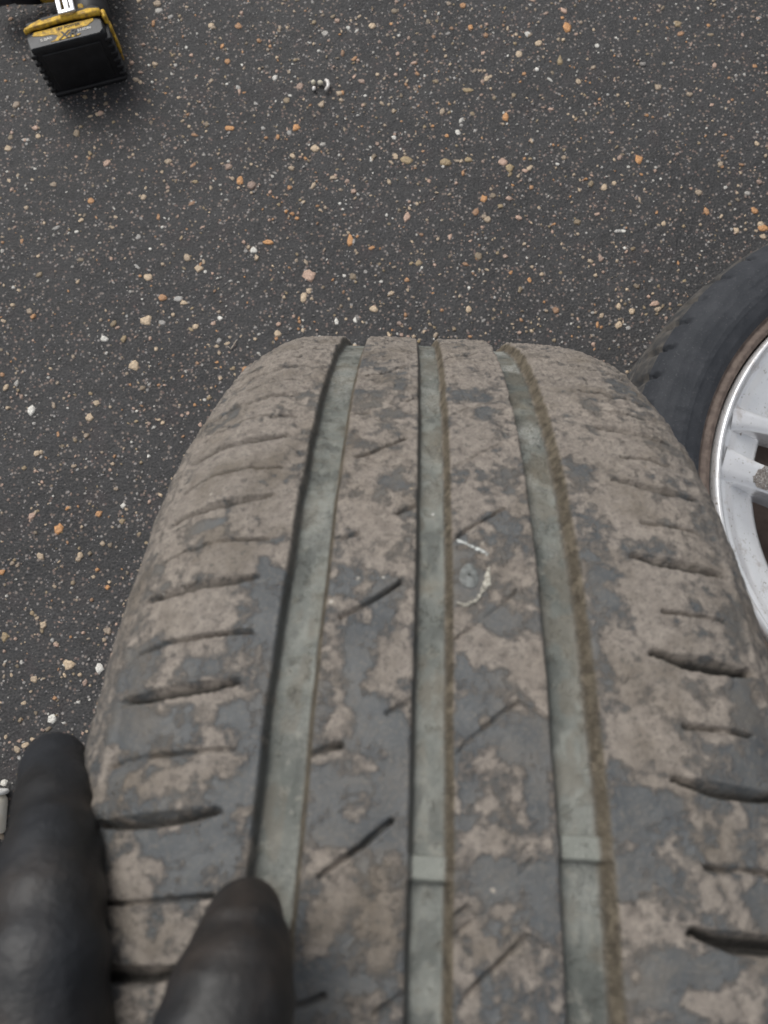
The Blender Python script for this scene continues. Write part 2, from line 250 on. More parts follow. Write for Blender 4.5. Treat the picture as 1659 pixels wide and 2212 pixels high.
def build_tyre():
    root = thing('worn_tyre', 'worn muddy car tyre standing upright with three long tread grooves, gripped by black gloved fingers', 'tyre', (WC[0], WC[1], 0))
    px, pr = outer_profile(); px, pr = resample(px, pr, .00045)
    nx = np.gradient(pr); ny = -np.gradient(px); l = np.hypot(nx, ny); nx /= l; ny /= l     # outward normal is (-nx.. ) fixed below
    ox, orr = -nx, -ny
    th = np.r_[np.arange(.04, 1.24, .00118), np.arange(1.24, .04 + 2 * np.pi, .009)[:-1]]
    T, X = np.meshgrid(th, px); T = T.T; X = X.T
    X = np.repeat(px[None], len(th), 0); T = np.repeat(th[:, None], len(px), 1)
    S = T * R0
    wob = (fbm(S * 60, X * 0 + 3, 31, 3) - .5) * .0014 + (fbm(S * 260, X * 30, 32, 2) - .5) * .0007 * sstep(.5, .8, T)
    D = np.zeros_like(X); FL = np.zeros_like(X); WL = np.zeros_like(X); LW = np.zeros_like(X); BAR = np.zeros_like(X)
    for k, (a, b) in enumerate(GROOVES):
        wa = (.0015, .0015, .0015)[k]; wb = (.0021, .0028, .0038)[k]; dep = (.0052, .0044, .0052)[k]
        ea = (X - (a + wob * (.8 if k == 0 else .4))) / wa; eb = ((b + wob * .5) - X) / wb
        e = np.minimum(ea, eb); g = sstep(-.08, 1, e); fl = sstep(.55, 1.05, e)
        bar = np.zeros_like(X)
        for t0 in (.2715 + (-.04, .003, .0215)[k], 1.93, 3.0, 4.1, 5.2):
            bar = np.maximum(bar, sstep(.0092, .0074, np.abs(T - t0 - (0 if t0 > .5 else 0))))
        D = np.maximum(D, g * (dep - bar * .0026 - .0010 * fbm(S * 110, X * 140, 40, 4)))
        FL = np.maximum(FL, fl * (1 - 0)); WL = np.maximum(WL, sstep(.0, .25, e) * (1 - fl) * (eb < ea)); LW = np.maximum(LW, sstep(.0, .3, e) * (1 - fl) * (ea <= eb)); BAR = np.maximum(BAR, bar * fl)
    # sipes: (theta0, x0, theta1, x1, width, depth) repeating round the tread
    segs = []
    for n in range(66):
        t = .1985 + n * PITCH
        segs.append((t - .002, -.0765, t + .007, -.0475, .0009 if n % 2 else .0009, .003, 0))
        segs.append((t + PITCH / 2 + .004, -.074, t + PITCH / 2 + .011, -.0475, .0009, .003, 0))
    srng = np.random.default_rng(8)
    for n in range(66):
        t = .2395 + n * PITCH       # wide wedge slots on even half pitches
    segs = []
    for n in range(66):
        ts = .1985 + .0952 * n; tt = .2450 + .0952 * n
        segs.append((ts, -.0765, ts + .008, -.0480, .0021, .0052, 1))
        segs.append((tt - .002, -.0765, tt + .0075, -.0462, .0009, .0032, 0))
        ts = .2372 + .0975 * n if n < 8 else .2372 + .0952 * n; tt = ts + .0475
        segs.append((ts + .004, .0555, ts - .0005, .0800, .0021, .0052, 1))
        segs.append((tt, .0595, tt - .0012, .0765, .0009, .0032, 0))
    for n in range(33):
        t = .2670 + .1915 * n
        segs.append((t, -.0239, t + .0200, -.0150, .0010, .004, 0)); segs.append((t + .0200, -.0150, t + .0370, -.0089, .0010, .004, 0))
        t = .1895 + .1915 * n
        segs.append((t, -.0108, t + .0120, -.0046, .0011, .003, 0))
        t = .3473 + .1915 * n
        segs.append((t, -.0266 - .001, t + .0070, -.0214, .0011, .0026, 0))
        t = .3517 + .1915 * n
        segs.append((t, .0052, t + .0418, .0203, .00075, .0024, 0)); segs.append((t + .0418, .0203, t + .031, .0275, .0007, .0012, 0))
        t = .2472 + .1960 * n
        segs.append((t, .0052, t + .0470, .0215, .0008, .0015, 0))
    rows_f = int((1.24 - .04) / .00118)
    SD = np.zeros_like(X)
    for t0, x0, t1, x1, wd, dp, kind in segs:
        vz = srng.uniform(.62, 1.08); wd *= .5 + .5 * vz; dp *= vz; bend = srng.uniform(-.001, .001) * min(1, (abs(t1 - t0) * R0 + abs(x1 - x0)) / .025) ** 2
        t0 = (t0 - .04) % (2 * np.pi) + .04; t1 = t0 + ((t1 - t0 + np.pi) % (2 * np.pi) - np.pi)
        if t0 > 1.3: wd = max(wd, .0022)
        lo, hi = min(t0, t1) - .02, max(t0, t1) + .02
        ri = np.searchsorted(th, [lo, hi]); ci = np.searchsorted(px, [min(x0, x1) - .004, max(x0, x1) + .004])
        if ri[1] <= ri[0]: continue
        sl = (slice(ri[0], ri[1]), slice(ci[0], ci[1]))
        U = S[sl]; Vv = X[sl]; j = (fbm(U * 160, Vv * 160, 77, 2) - .5) * .0009
        ax_, ay = t0 * R0, x0; bx, by = t1 * R0, x1; dx, dy = bx - ax_, by - ay; L2 = dx * dx + dy * dy
        q = np.clip(((U - ax_) * dx + (Vv - ay) * dy) / L2, 0, 1)
        # gentle curve for the shoulder slots
        cx_ = ax_ + q * dx - (.0016 * 4 * q * (1 - q) if kind else .0004 + bend * 4 * q * (1 - q)); cy_ = ay + q * dy
        du = U - cx_ + j; dist = np.hypot(du, Vv - cy_)
        if kind:   # wedge: steep on the near side, a long ramp on the far side
            wdd = np.where(du > 0, wd * 1.7, wd * .45) * (.55 + .45 * np.sin(np.pi * np.clip(q, .06, .94)))
            dd = dp * np.clip(1 - dist / wdd, 0, 1) ** .8
        else:
            fill = .72 + 1.1 * (fbm(U * 130, Vv * 130, 55, 3) - .5)
            dd = dp * fill * sstep(wd, wd * .35, dist)
        SD[sl] = np.maximum(SD[sl], dd)
    D = np.maximum(D, SD)
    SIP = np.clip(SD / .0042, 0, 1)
    grime = .25 * fbm(S * 40, X * 400, 91, 3) + .75 * fbm(S * 110, X * 140, 92, 4)
    # mud map
    mud = .51 + .25 * sstep(.33, .72, T) + .07 * sstep(.04, .06, np.abs(X)) - .06 * sstep(.3, .1, T) + (fbm(S * 75, X * 75, 11, 4) - .5) * .46 + (fbm(S * 260, X * 260, 18, 4) - .5) * .85
    for t, x, rt, rx, a in BLOBS:
        q = np.sqrt(((T - t) / rt) ** 2 + ((X * 1e3 - x) / rx) ** 2) + (fbm(S * 200, X * 200, 13, 3) - .5) * .8
        mud = mud + a * .27 * sstep(1.35, .6, q)
    side = sstep(.076, .088, np.abs(X)); mud = mud * (1 - side) + side * (.62 + (fbm(S * 60, X * 60, 16, 3) - .5) * .35)
    mud = mud * (1 - .5 * FL)
    mk = sstep(.4, .62, mud)
    ridge = .0007 * sstep(.0022, .0004, np.abs(X + .0795 + .0012 * np.sin(T * 33))) + .0006 * sstep(.0022, .0004, np.abs(X - .0835))
    relief = (fbm(S * 300, X * 300, 61, 4) - .5) * (.00030 + .00080 * mk) * (1 + 1.3 * sstep(.5, .85, T)) + mk * .00022 + (fbm(S * 40, X * 40, 62, 3) - .5) * .0009 + ridge
    relief = relief - .0014 * sstep(.6, .95, T)
    H = relief * (1 - .5 * FL) - D
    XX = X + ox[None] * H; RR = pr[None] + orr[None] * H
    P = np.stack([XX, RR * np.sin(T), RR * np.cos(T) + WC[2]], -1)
    dust = sstep(.45, .7, fbm(S * 60, X * 90, 71, 3)) * FL * (.35 + .65 * sstep(.45, .85, T)) * np.where(X > .02, 1, .55)
    at = {'mud': ('FLOAT', mud), 'floor': ('FLOAT', FL * (1 - 0)), 'wall': ('FLOAT', WL), 'shadewall': ('FLOAT', LW), 'slit': ('FLOAT', SIP), 'bar': ('FLOAT', BAR), 'grime': ('FLOAT', grime), 'dust': ('FLOAT', dust)}
    nr, nc = T.shape
    M = mat_tread()
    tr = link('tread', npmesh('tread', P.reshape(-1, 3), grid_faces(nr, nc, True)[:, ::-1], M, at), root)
    # sidewalls, beads and inner liner
    rub = N('sidewall_rubber'); n = rub.noise(60, 4, .6)
    rub.set(Base_Color=rub.mix(rub.step(n, .35, .7), (.035, .036, .038), (.11, .095, .08)), Roughness=.6); rub.bump(rub.noise(500, 3), .3, .0005)
    tt = np.linspace(0, 2 * np.pi, 241)[:-1]
    def lathe(name, prof, label=None):
        prof = np.array(prof); a, b = np.meshgrid(tt, np.arange(len(prof)), indexing='ij')
        x = prof[b, 0]; r = prof[b, 1]; V = np.stack([x, r * np.sin(a), r * np.cos(a) + WC[2]], -1).reshape(-1, 3)
        o = link(name, npmesh(name, V, grid_faces(len(tt), len(prof), True), rub.m), root)
        if label: o['label'] = label
    for s, x0, r0 in ((-1, px[0], pr[0]), (1, px[-1], pr[-1])):
        pf = [(x0, r0), (x0 * 1.005, r0 - .012), (s * .0955 if s < 0 else s * .1, r0 - .02), (s * .094, .250), (s * .0905, .246), (s * .090, .236), (s * .0865, .233), (s * .083, .216), (s * .084, .207), (s * .079, .203), (s * .066, .203), (s * .070, .215), (s * .078, .24), (s * .080, .262), (s * .072, .290), (s * .055, .301)]
        if s > 0: pf = [p for k, p in enumerate(pf) if not (p[1] > r0 - .001 and k > 0 and k < 4)]
        lathe('sidewall', pf if s > 0 else pf)
    lathe('inner_liner', [(-.055, .301), (-.03, .3045), (0, .3055), (.03, .3045), (.055, .301)])
    # chalk marking round an old plug
    ch = N('chalk'); ch.set(Base_Color=ch.mix(ch.step(ch.noise(700, 4, .8), .42, .62), (.56, .58, .56), (.14, .14, .13)), Roughness=.9)
    cmt = N('chalk_tan'); cmt.set(Base_Color=cmt.mix(cmt.step(cmt.noise(700, 4, .8), .42, .60), (.46, .44, .38), (.14, .13, .11)), Roughness=.9)
    def surf(t, x, h):
        r = R0 - CROWN * x * x + h; return (x, r * math.sin(t), r * math.cos(t) + WC[2])
    def ribbon(pts, w, mat, seed):
        pts = np.array(pts); rg = np.random.default_rng(seed); V = []; F = []; n = 60
        q = np.linspace(0, len(pts) - 1, n); tp = np.interp(q, range(len(pts)), pts[:, 0]); xp = np.interp(q, range(len(pts)), pts[:, 1])
        dt = np.gradient(tp) * R0; dx = np.gradient(xp); l = np.hypot(dt, dx); dt /= l; dx /= l; i = 0
        while i < n - 3:
            m = min(int(rg.integers(14, 30)), n - i); w1 = w * rg.uniform(.6, 1.25); off = rg.uniform(-.3, .3) * w; b = len(V)
            for k2 in range(m):
                ii = i + k2; env = math.sin(math.pi * (k2 + .35) / (m - .3)) ** .35 * w1 * rg.uniform(.6, 1.2)
                for k, hh in ((-1, .0001), (-.5, .0003), (0, .00035), (.5, .0003), (1, .0001)):
                    V.append(surf(tp[ii] + dx[ii] * (k * env + off) / R0, xp[ii] - dt[ii] * (k * env + off), hh + .0001 * rg.uniform()))
            F += (grid_faces(m, 5) + b).tolist(); i += m - 2 + int(rg.integers(0, 2))
        return npmesh('chalk_mark', V, F, mat)
    link('chalk_mark', ribbon([(.5412, .0060), (.5380, .0085), (.5340, .0110), (.5275, .0148)], .00085, ch.m, 3), root, label='straight white chalk stroke')
    link('chalk_mark', ribbon([(.5130, .0146), (.4972, .0139), (.4856, .0120), (.4781, .0103), (.4735, .0080), (.4762, .0057)], .00085, cmt.m, 5), root, label='curved pale chalk stroke')
    pm = N('plug_rubber'); pm.set(Base_Color=pm.mix(pm.step(pm.noise(500, 3), .4, .6), (.17, .18, .175), (.10, .105, .10)), Roughness=.6)
    V = []; F = []
    for i, (rr, hh) in enumerate(((.0032, .0001), (.0027, .0004), (.0016, .00055), (.0004, .0006))):
        for j in range(20):
            a = j / 20 * 2 * math.pi; r2 = rr * (1 + .06 * math.sin(3 * a + 1)); V.append(surf(.5031 + r2 * math.cos(a) * 1.25 / R0, .0092 + r2 * math.sin(a) * .8, hh))
    for i in range(3):
        for j in range(20): F.append((i * 20 + j, i * 20 + (j + 1) % 20, (i + 1) * 20 + (j + 1) % 20, (i + 1) * 20 + j))
    link('puncture_plug', npmesh('puncture_plug', V, F, pm.m), root)
    return root
build_tyre()

# ------------------------------------------------------------------ wheel lying flat on the right
def build_wheel():
    H = .165; cx0, cy0 = .4784, .1687; RL = .2086
    root = thing('alloy_wheel', 'dark tyred wheel with silver alloy rim lying flat on the asphalt at the right edge', 'wheel', (cx0, cy0, 0))
    tt = np.linspace(0, 2 * np.pi, 721)[:-1]
    def lathe(name, prof, mat, sub=3, par=root, fn=None, **kw):
        prof = np.array(prof, float); k = np.arange(len(prof)); q = np.linspace(0, len(prof) - 1, (len(prof) - 1) * sub + 1)
        # catmull-ish smoothing through linear interpolation of a refined polyline
        r = np.interp(q, k, prof[:, 0]); z = np.interp(q, k, prof[:, 1])
        a, rr = np.meshgrid(tt, r, indexing='ij'); zz = np.repeat(z[None], len(tt), 0)
        if fn: rr, zz = fn(a, rr, zz)
        V = np.stack([rr * np.cos(a), rr * np.sin(a), zz], -1).reshape(-1, 3)
        return link(name, npmesh(name, V, grid_faces(len(tt), len(q), True)[:, ::-1], mat), par, **kw)
    ru = N('dark_tyre_rubber'); n = ru.noise(40, 5, .65); n2 = ru.noise(500, 4, .6)
    c = ru.mix(ru.step(n, .35, .75), (.024, .027, .033), (.040, .043, .050)); c = ru.mix(ru.step(n2, .58, .75), c, (.075, .075, .08))
    ru.set(Base_Color=c, Roughness=.74); ru.b.inputs['Specular IOR Level'].default_value = .35; ru.bump(ru.math('ADD', n2, ru.noise(120, 3)), .35, .0008)
    bd = N('dusty_bead'); nb = bd.noise(120, 4, .6)
    bd.set(Base_Color=bd.mix(bd.step(nb, .35, .7), (.085, .062, .052), (.15, .115, .095)), Roughness=.75); bd.bump(bd.noise(600), .3, .0006)
    tf = N('tread_rubber'); nf = tf.noise(90, 4, .6)
    tf.set(Base_Color=tf.mix(tf.step(nf, .35, .7), (.035, .036, .038), (.10, .09, .08)), Roughness=.8)
    # sidewall facing up: from bead to shoulder, slots bite into the shoulder edge
    def slots(a, rr, zz):
        ph = (a * 58 / (2 * np.pi)) % 1; s = sstep(.085, .03, np.abs(ph - .5 - (rr - .276) * 14)) * sstep(.2705, .2765, rr) * (.4 + .8 * fbm(a * 9, rr * 0, 2, 1))
        em = (fbm(a * 22, rr * 0 + 1, 6, 2) > .55) * sstep(.0085, .006, np.abs(rr - .249)) * .0004 * ((a * 90 % 1) > .45)
        return rr - s * .004, zz - s * .007 + em + (fbm(a * 60, rr * 300, 9, 3) - .5) * .0006
    side = [(.2125, .150), (.2135, .1560), (.217, .1580), (.222, .1565), (.2245, .1600), (.230, .1635), (.238, .1658), (.2395, .1665), (.244, .1669), (.2455, .1667), (.252, .1664), (.2535, .1664), (.262, .1650), (.2700, .161), (.2755, .155), (.2800, .1480)]
    lathe('sidewall', side[4:], ru.m, 5, fn=slots)
    lathe('bead_ring', side[:5], bd.m, 4)
    def tread(a, rr, zz):
        ph = (a * 58 / (2 * np.pi)) % 1; s = sstep(.16, .08, np.abs(ph - .5 - (rr - .276) * 9)) * sstep(.118, .126, zz)
        return rr - s * .005, zz - s * .004 * sstep(.14, .15, zz)
    tp = [(.2800, .1480), (.2845, .135), (.2870, .120)]
    for z0 in (.112, .0855, .058):
        tp += [(.2878, z0), (.2815, z0 - .001), (.2815, z0 - .010), (.2878, z0 - .011)]
    tp += [(.287, .035), (.2845, .022), (.279, .009), (.262, .002), (.24, .0005), (.222, .004), (.212, .008), (.2085, .012)]
    lathe('tread', tp, tf.m, 2, fn=tread)
    al = N('silver_alloy_paint'); na = al.noise(18, 4, .6); nd = al.noise(260, 4, .65)
    c = al.mix(al.step(na, .35, .75), (.86, .86, .87), (.72, .725, .74)); c = al.mix(al.step(nd, .60, .72), c, (.34, .30, .27)); c = al.mix(al.math('MULTIPLY', al.step(al.noise(45, 5, .7), .55, .7), .45), c, (.36, .28, .23))
    al.set(Base_Color=c, Metallic=.6, Roughness=.25)
    dk = N('brake_dusted_barrel'); nk = dk.noise(22, 5, .6)
    dk.set(Base_Color=dk.mix(dk.step(nk, .35, .7), (.045, .026, .020), (.13, .095, .08)), Metallic=.2, Roughness=.6)
    # rim lip: bright rounded flange, then the bowl that falls to the spokes
    lathe('rim', [(.2110, .138), (.2118, .150), (.2105, .1590), (.2086, .1612), (.2066, .1612), (.2052, .1590), (.2040, .1560), (.2020, .1535), (.1985, .1520), (.1950, .1490), (.1900, .1450), (.1820, .1410), (.1740, .1365), (.1660, .1310), (.1625, .122), (.1640, .106), (.172, .094), (.1830, .090)], al.m, 3)
    lathe('rim_barrel', [(.1830, .090), (.1800, .086), (.178, .04), (.186, .025), (.200, .018), (.2085, .012)], dk.m, 3)
    lathe('brake_side_disc', [(.16, .045), (.15, .05), (.06, .05), (.03, .05)], dk.m, 2)
    sc = N('scuffed_alloy'); nz = sc.noise(300, 5, .75, dist=1.5)
    sc.set(Base_Color=sc.mix(sc.step(nz, .42, .5), (.33, .31, .29), sc.mix(sc.step(nz, .55, .62), (.12, .10, .09), (.58, .58, .58))), Metallic=.3, Roughness=.6); sc.bump(nz, .8, .0012)
    th0 = math.radians(166.6)
    for k in range(5):
        for sgn in (-1, 1):
            a_out = th0 + k * 2 * math.pi / 5 + sgn * math.radians(6.1); a_in = th0 + k * 2 * math.pi / 5 + sgn * math.radians(33)
            bw = .0108 if sgn > 0 else .0064
            p0 = np.array([.2015 * math.cos(a_out), .2015 * math.sin(a_out)]); p1 = np.array([.058 * math.cos(a_in), .058 * math.sin(a_in)])
            d = p1 - p0; L = np.hypot(*d); d /= L; nn = np.array([-d[1], d[0]])
            ns = 30; V = []
            for i in range(ns + 1):
                q = i / ns; wd = bw + .0065 * (1 - q) ** 9 + .003 * q; zt = .1545 - .012 * q - .012 * q * q - .0012 * (1 - q) ** 30
                c0 = p0 + d * L * q
                for u, dz in ((-1.05, -.030), (-1, -.0035), (-.88, 0), (-.3, .0006), (.3, .0006), (.88, 0), (1, -.0035), (1.05, -.030)):
                    pp = c0 + nn * wd * u; V.append((pp[0], pp[1], zt + dz))
            nF = grid_faces(ns + 1, 8); o = link('spoke', npmesh('spoke', V, nF[:, ::-1], al.m, smooth=True), root)
            if k == 0 and sgn > 0 or k == 0 and sgn < 0: o['label'] = 'silver spoke nearest the main tyre'
            if k == 0 and sgn > 0:
                o['label'] = 'silver spoke with a patch of flaked paint'
                V = []; na_, nb_ = 26, 9
                for i in range(na_):
                    q = .18 + .16 * i / (na_ - 1); wdd = .0122 + .0065 * (1 - q) ** 9 + .003 * q; zt = .1545 - .012 * q - .012 * q * q
                    lo = -.80 + .5 * max(0, 1 - i / 6) * (1 + .4 * math.sin(i * 2.1)); hi = .78 - .9 * max(0, 1 - i / 8) * (1 + .3 * math.sin(i * 1.3))
                    for j in range(nb_):
                        u = lo + (hi - lo) * j / (nb_ - 1); pp = p0 + d * L * q + nn * wdd * u
                        ed = min(i, na_ - 1 - i, j, nb_ - 1 - j); V.append((pp[0], pp[1], zt + .0006 + (.0005 + .0006 * float(vnoise(np.array(i * .9), np.array(j * 1.1), 4)) if ed > 0 else .0001)))
                link('flaked_paint', npmesh('flaked_paint', V, grid_faces(na_, nb_), sc.m), o)
    lathe('hub', [(.074, .10), (.073, .126), (.069, .131), (.05, .132), (.034, .129), (.031, .126), (.0305, .118), (.001, .118)], al.m, 2)
    return root
build_wheel()

# ------------------------------------------------------------------ generic small parts
def smooth_box(x0, x1, y0, y1, z0, z1, bev=.003, seg=3):
    import bmesh
    bm = bmesh.new(); bmesh.ops.create_cube(bm, size=1)
    for v in bm.verts: v.co = Vector(((x0 + x1) / 2 + v.co.x * (x1 - x0), (y0 + y1) / 2 + v.co.y * (y1 - y0), (z0 + z1) / 2 + v.co.z * (z1 - z0)))
    if bev: bmesh.ops.bevel(bm, geom=bm.edges[:], offset=bev, segments=seg, affect='EDGES', profile=.5)
    return bm
def bm_join(bms):
    import bmesh
    out = bmesh.new()
    for b in bms:
        me = bpy.data.meshes.new('t'); b.to_mesh(me); out.from_mesh(me); bpy.data.meshes.remove(me); b.free()
    return out
def bmobj(name, bm, mat, parent=None, smooth=True, **kw):
    me = bpy.data.meshes.new(name); bm.to_mesh(me); bm.free(); me.materials.append(mat)
    me.polygons.foreach_set('use_smooth', np.full(len(me.polygons), smooth)); me.update()
    return link(name, me, parent, **kw)
def prism(pts, z0, z1, bev=0):
    import bmesh
    bm = bmesh.new(); vb = [bm.verts.new((x, y, z0)) for x, y in pts]; vt = [bm.verts.new((x, y, z1)) for x, y in pts]
    bm.faces.new(vt); bm.faces.new(vb[::-1])
    for i in range(len(pts)): bm.faces.new((vb[i], vb[(i + 1) % len(pts)], vt[(i + 1) % len(pts)], vt[i]))
    bmesh.ops.recalc_face_normals(bm, faces=bm.faces[:])
    if bev: bmesh.ops.bevel(bm, geom=bm.edges[:], offset=bev, segments=2, affect='EDGES')
    return bm
def tube(pts, rad, n=12):
    import bmesh
    bm = bmesh.new(); rings = []
    for i, p in enumerate(pts):
        p = Vector(p); t = (Vector(pts[min(i + 1, len(pts) - 1)]) - Vector(pts[max(i - 1, 0)])).normalized()
        a = t.orthogonal().normalized() if i == 0 else (a0 - t * a0.dot(t)).normalized(); a0 = a; b = t.cross(a)
        r = rad[i] if isinstance(rad, (list, tuple)) else rad
        rings.append([bm.verts.new(p + (a * math.cos(2 * math.pi * k / n) + b * math.sin(2 * math.pi * k / n)) * r) for k in range(n)])
    for i in range(len(rings) - 1):
        for k in range(n): bm.faces.new((rings[i][k], rings[i][(k + 1) % n], rings[i + 1][(k + 1) % n], rings[i + 1][k]))
    bm.faces.new(rings[0][::-1]); bm.faces.new(rings[-1]); return bm
def simple(name, col, rough=.5, metal=0, col2=None, sc=80, bump=0):
    s = N(name); c = col if col2 is None else s.mix(s.step(s.noise(sc, 4, .6), .35, .7), col, col2)
    s.set(Base_Color=c, Roughness=rough, Metallic=metal)
    if bump: s.bump(s.noise(sc * 6, 3), .5, bump)
    return s.m

# ------------------------------------------------------------------ cordless drill lying on its side
def text_mesh(txt, size, mat, parent, loc, rot=0, name='lettering', shear=0, sx=1):
    cu = bpy.data.curves.new('t', 'FONT'); cu.body = txt; cu.size = size; cu.extrude = .00012; cu.shear = shear; cu.offset = size * .018
    o = bpy.data.objects.new('t', cu); C.objects.link(o); dg = bpy.context.evaluated_depsgraph_get(); dg.update()
    me = bpy.data.meshes.new_from_object(o.evaluated_get(dg)); bpy.data.objects.remove(o); me.materials.clear(); me.materials.append(mat)
    o = link(name, me, parent); o.location = loc; o.rotation_euler = (0, 0, rot); o.scale = (sx, 1, 1); return o
def build_drill():
    root = thing('cordless_drill', 'black and yellow cordless drill lying on its side with its black battery towards the tyres', 'drill', (-.3860, .6690, 0), (0, 0, math.radians(19)))
    root.scale = (.83, .72, .95)
    bk = simple('black_plastic', (.006, .006, .007), .55, 0, (.013, .013, .015), 60, .0003)
    gr = simple('dark_grey_plastic', (.035, .037, .042), .5, 0, (.055, .058, .066), 60, .0003)
    ye = simple('yellow_plastic', (.72, .45, .035), .6, 0, (.24, .14, .03), 170, .0004)
    sv = simple('bright_steel', (.72, .73, .76), .3, .7, (.5, .5, .52), 50)
    wh = simple('white_print', (.62, .60, .56), .6)
    # battery pack: base face at y=0 looks at the camera, label side on top
    parts = [smooth_box(-.0515, .0515, .004, .040, .0015, .0735, .006)]
    for i in range(6):    # ribs that wrap the two ends and the base
        z = .010 + i * .0105
        parts.append(smooth_box(-.0545, -.046, .0025, .036, z - .0030, z + .0030, .0016, 2))
        parts.append(smooth_box(.046, .0560, .0025, .036, z - .0030, z + .0030, .0016, 2))
    parts.append(smooth_box(-.040, .040, .0015, .006, .010, .064, .0012, 2))
    parts.append(smooth_box(-.051, .053, .0005, .030, .0005, .0065, .0022, 2))
    bat = bmobj('battery', bm_join(parts), bk, root)
    bmobj('label_panel', prism([(-.049, .004), (.044, .004), (.049, .010), (.049, .028), (.040, .0335), (-.045, .0335), (-.051, .026)], .0725, .0748, .0007), gr, bat, smooth=False)
    lb = bmobj('yellow_label', prism([(-.022, .0078), (.016, .0078), (.020, .0105), (-.0005, .0115), (.006, .0175), (.010, .020), (.030, .022), (.040, .028), (.040, .0322), (-.040, .0322), (-.044, .026), (-.030, .022), (-.018, .0215), (-.010, .0170), (-.0135, .0115)], .0745, .0753), ye, bat, smooth=False)
    text_mesh('XR', .0185, bk, lb, (-.010, .0085, .0756), 0, shear=.3)
    text_mesh('LI-ION', .0062, wh, bat, (.0165, .0150, .0751))
    text_mesh('5.0Ah', .0068, wh, bat, (-.0345, .0125, .0751), math.radians(4))
    text_mesh('18V POWER', .0062, bk, lb, (-.012, .0258, .0756))
    # tool foot with its ragged yellow edge
    foot = bmobj('tool_foot', bm_join([smooth_box(-.050, .052, .0405, .053, .004, .0765, .004), smooth_box(-.034, .048, .0525, .066, .010, .071, .006)]), bk, root)
    bmobj('yellow_trim', bm_join([prism([(-.0515, .030), (-.040, .0355), (-.030, .0345), (-.012, .0370), (.012, .0375), (.030, .0350), (.044, .0345), (.0515, .0330), (.052, .0425), (.038, .0470), (.020, .0455), (-.002, .0472), (-.024, .0450), (-.028, .0480), (-.040, .0440), (-.052, .0375)], .0745, .0795, .0008)]), ye, foot)
    bmobj('yellow_trim', bm_join([smooth_box(.0515, .0575, .030, .046, .058, .0755, .003), smooth_box(.0530, .0590, .027, .043, .046, .061, .003), smooth_box(.0545, .0590, .026, .040, .022, .048, .002), smooth_box(.0540, .0575, .030, .037, .008, .024, .0015)]), ye, foot)
    # steel belt clip on the upper side
    cl = bm_join([smooth_box(-.0075, .0155, .0480, .0545, .0815, .0845, .0011, 2), smooth_box(-.0075, -.0015, .0540, .098, .0815, .0840, .0010, 2), smooth_box(.0095, .0155, .0540, .098, .0815, .0840, .0010, 2), smooth_box(-.0075, .0155, .0975, .106, .0800, .0830, .001, 2), smooth_box(.0005, .0075, .060, .098, .0770, .0790, .001, 2)])
    clip = bmobj('belt_clip', cl, sv, root); clip.location = (.006, -.0060, 0)
    # handle, trigger, motor housing, gearbox and chuck, beyond the top of the picture
    bmobj('handle', tube([(.030, .052, .036), (.034, .085, .038), (.036, .12, .040), (.034, .16, .040)], [.027, .0245, .022, .024], 20), bk, root)
    bmobj('grip_inlay', bm_join([smooth_box(.022, .029, .064, .080, .0560, .0650, .002, 2)]), ye, root)
    bmobj('trigger', smooth_box(-.006, .016, .118, .142, .030, .050, .005), ye, root)
    bmobj('motor_housing', tube([(.075, .185, .040), (.070, .185, .040), (.03, .185, .040), (-.01, .185, .040), (-.035, .185, .040)], [.024, .031, .033, .032, .029], 28), ye, root)
    bmobj('gearbox', tube([(-.035, .185, .040), (-.045, .185, .040), (-.070, .185, .040)], [.030, .029, .024], 28), bk, root)
    bmobj('chuck', tube([(-.070, .185, .040), (-.075, .185, .040), (-.100, .185, .040), (-.112, .185, .040)], [.021, .022, .021, .012], 28), gr, root)
    return root
build_drill()

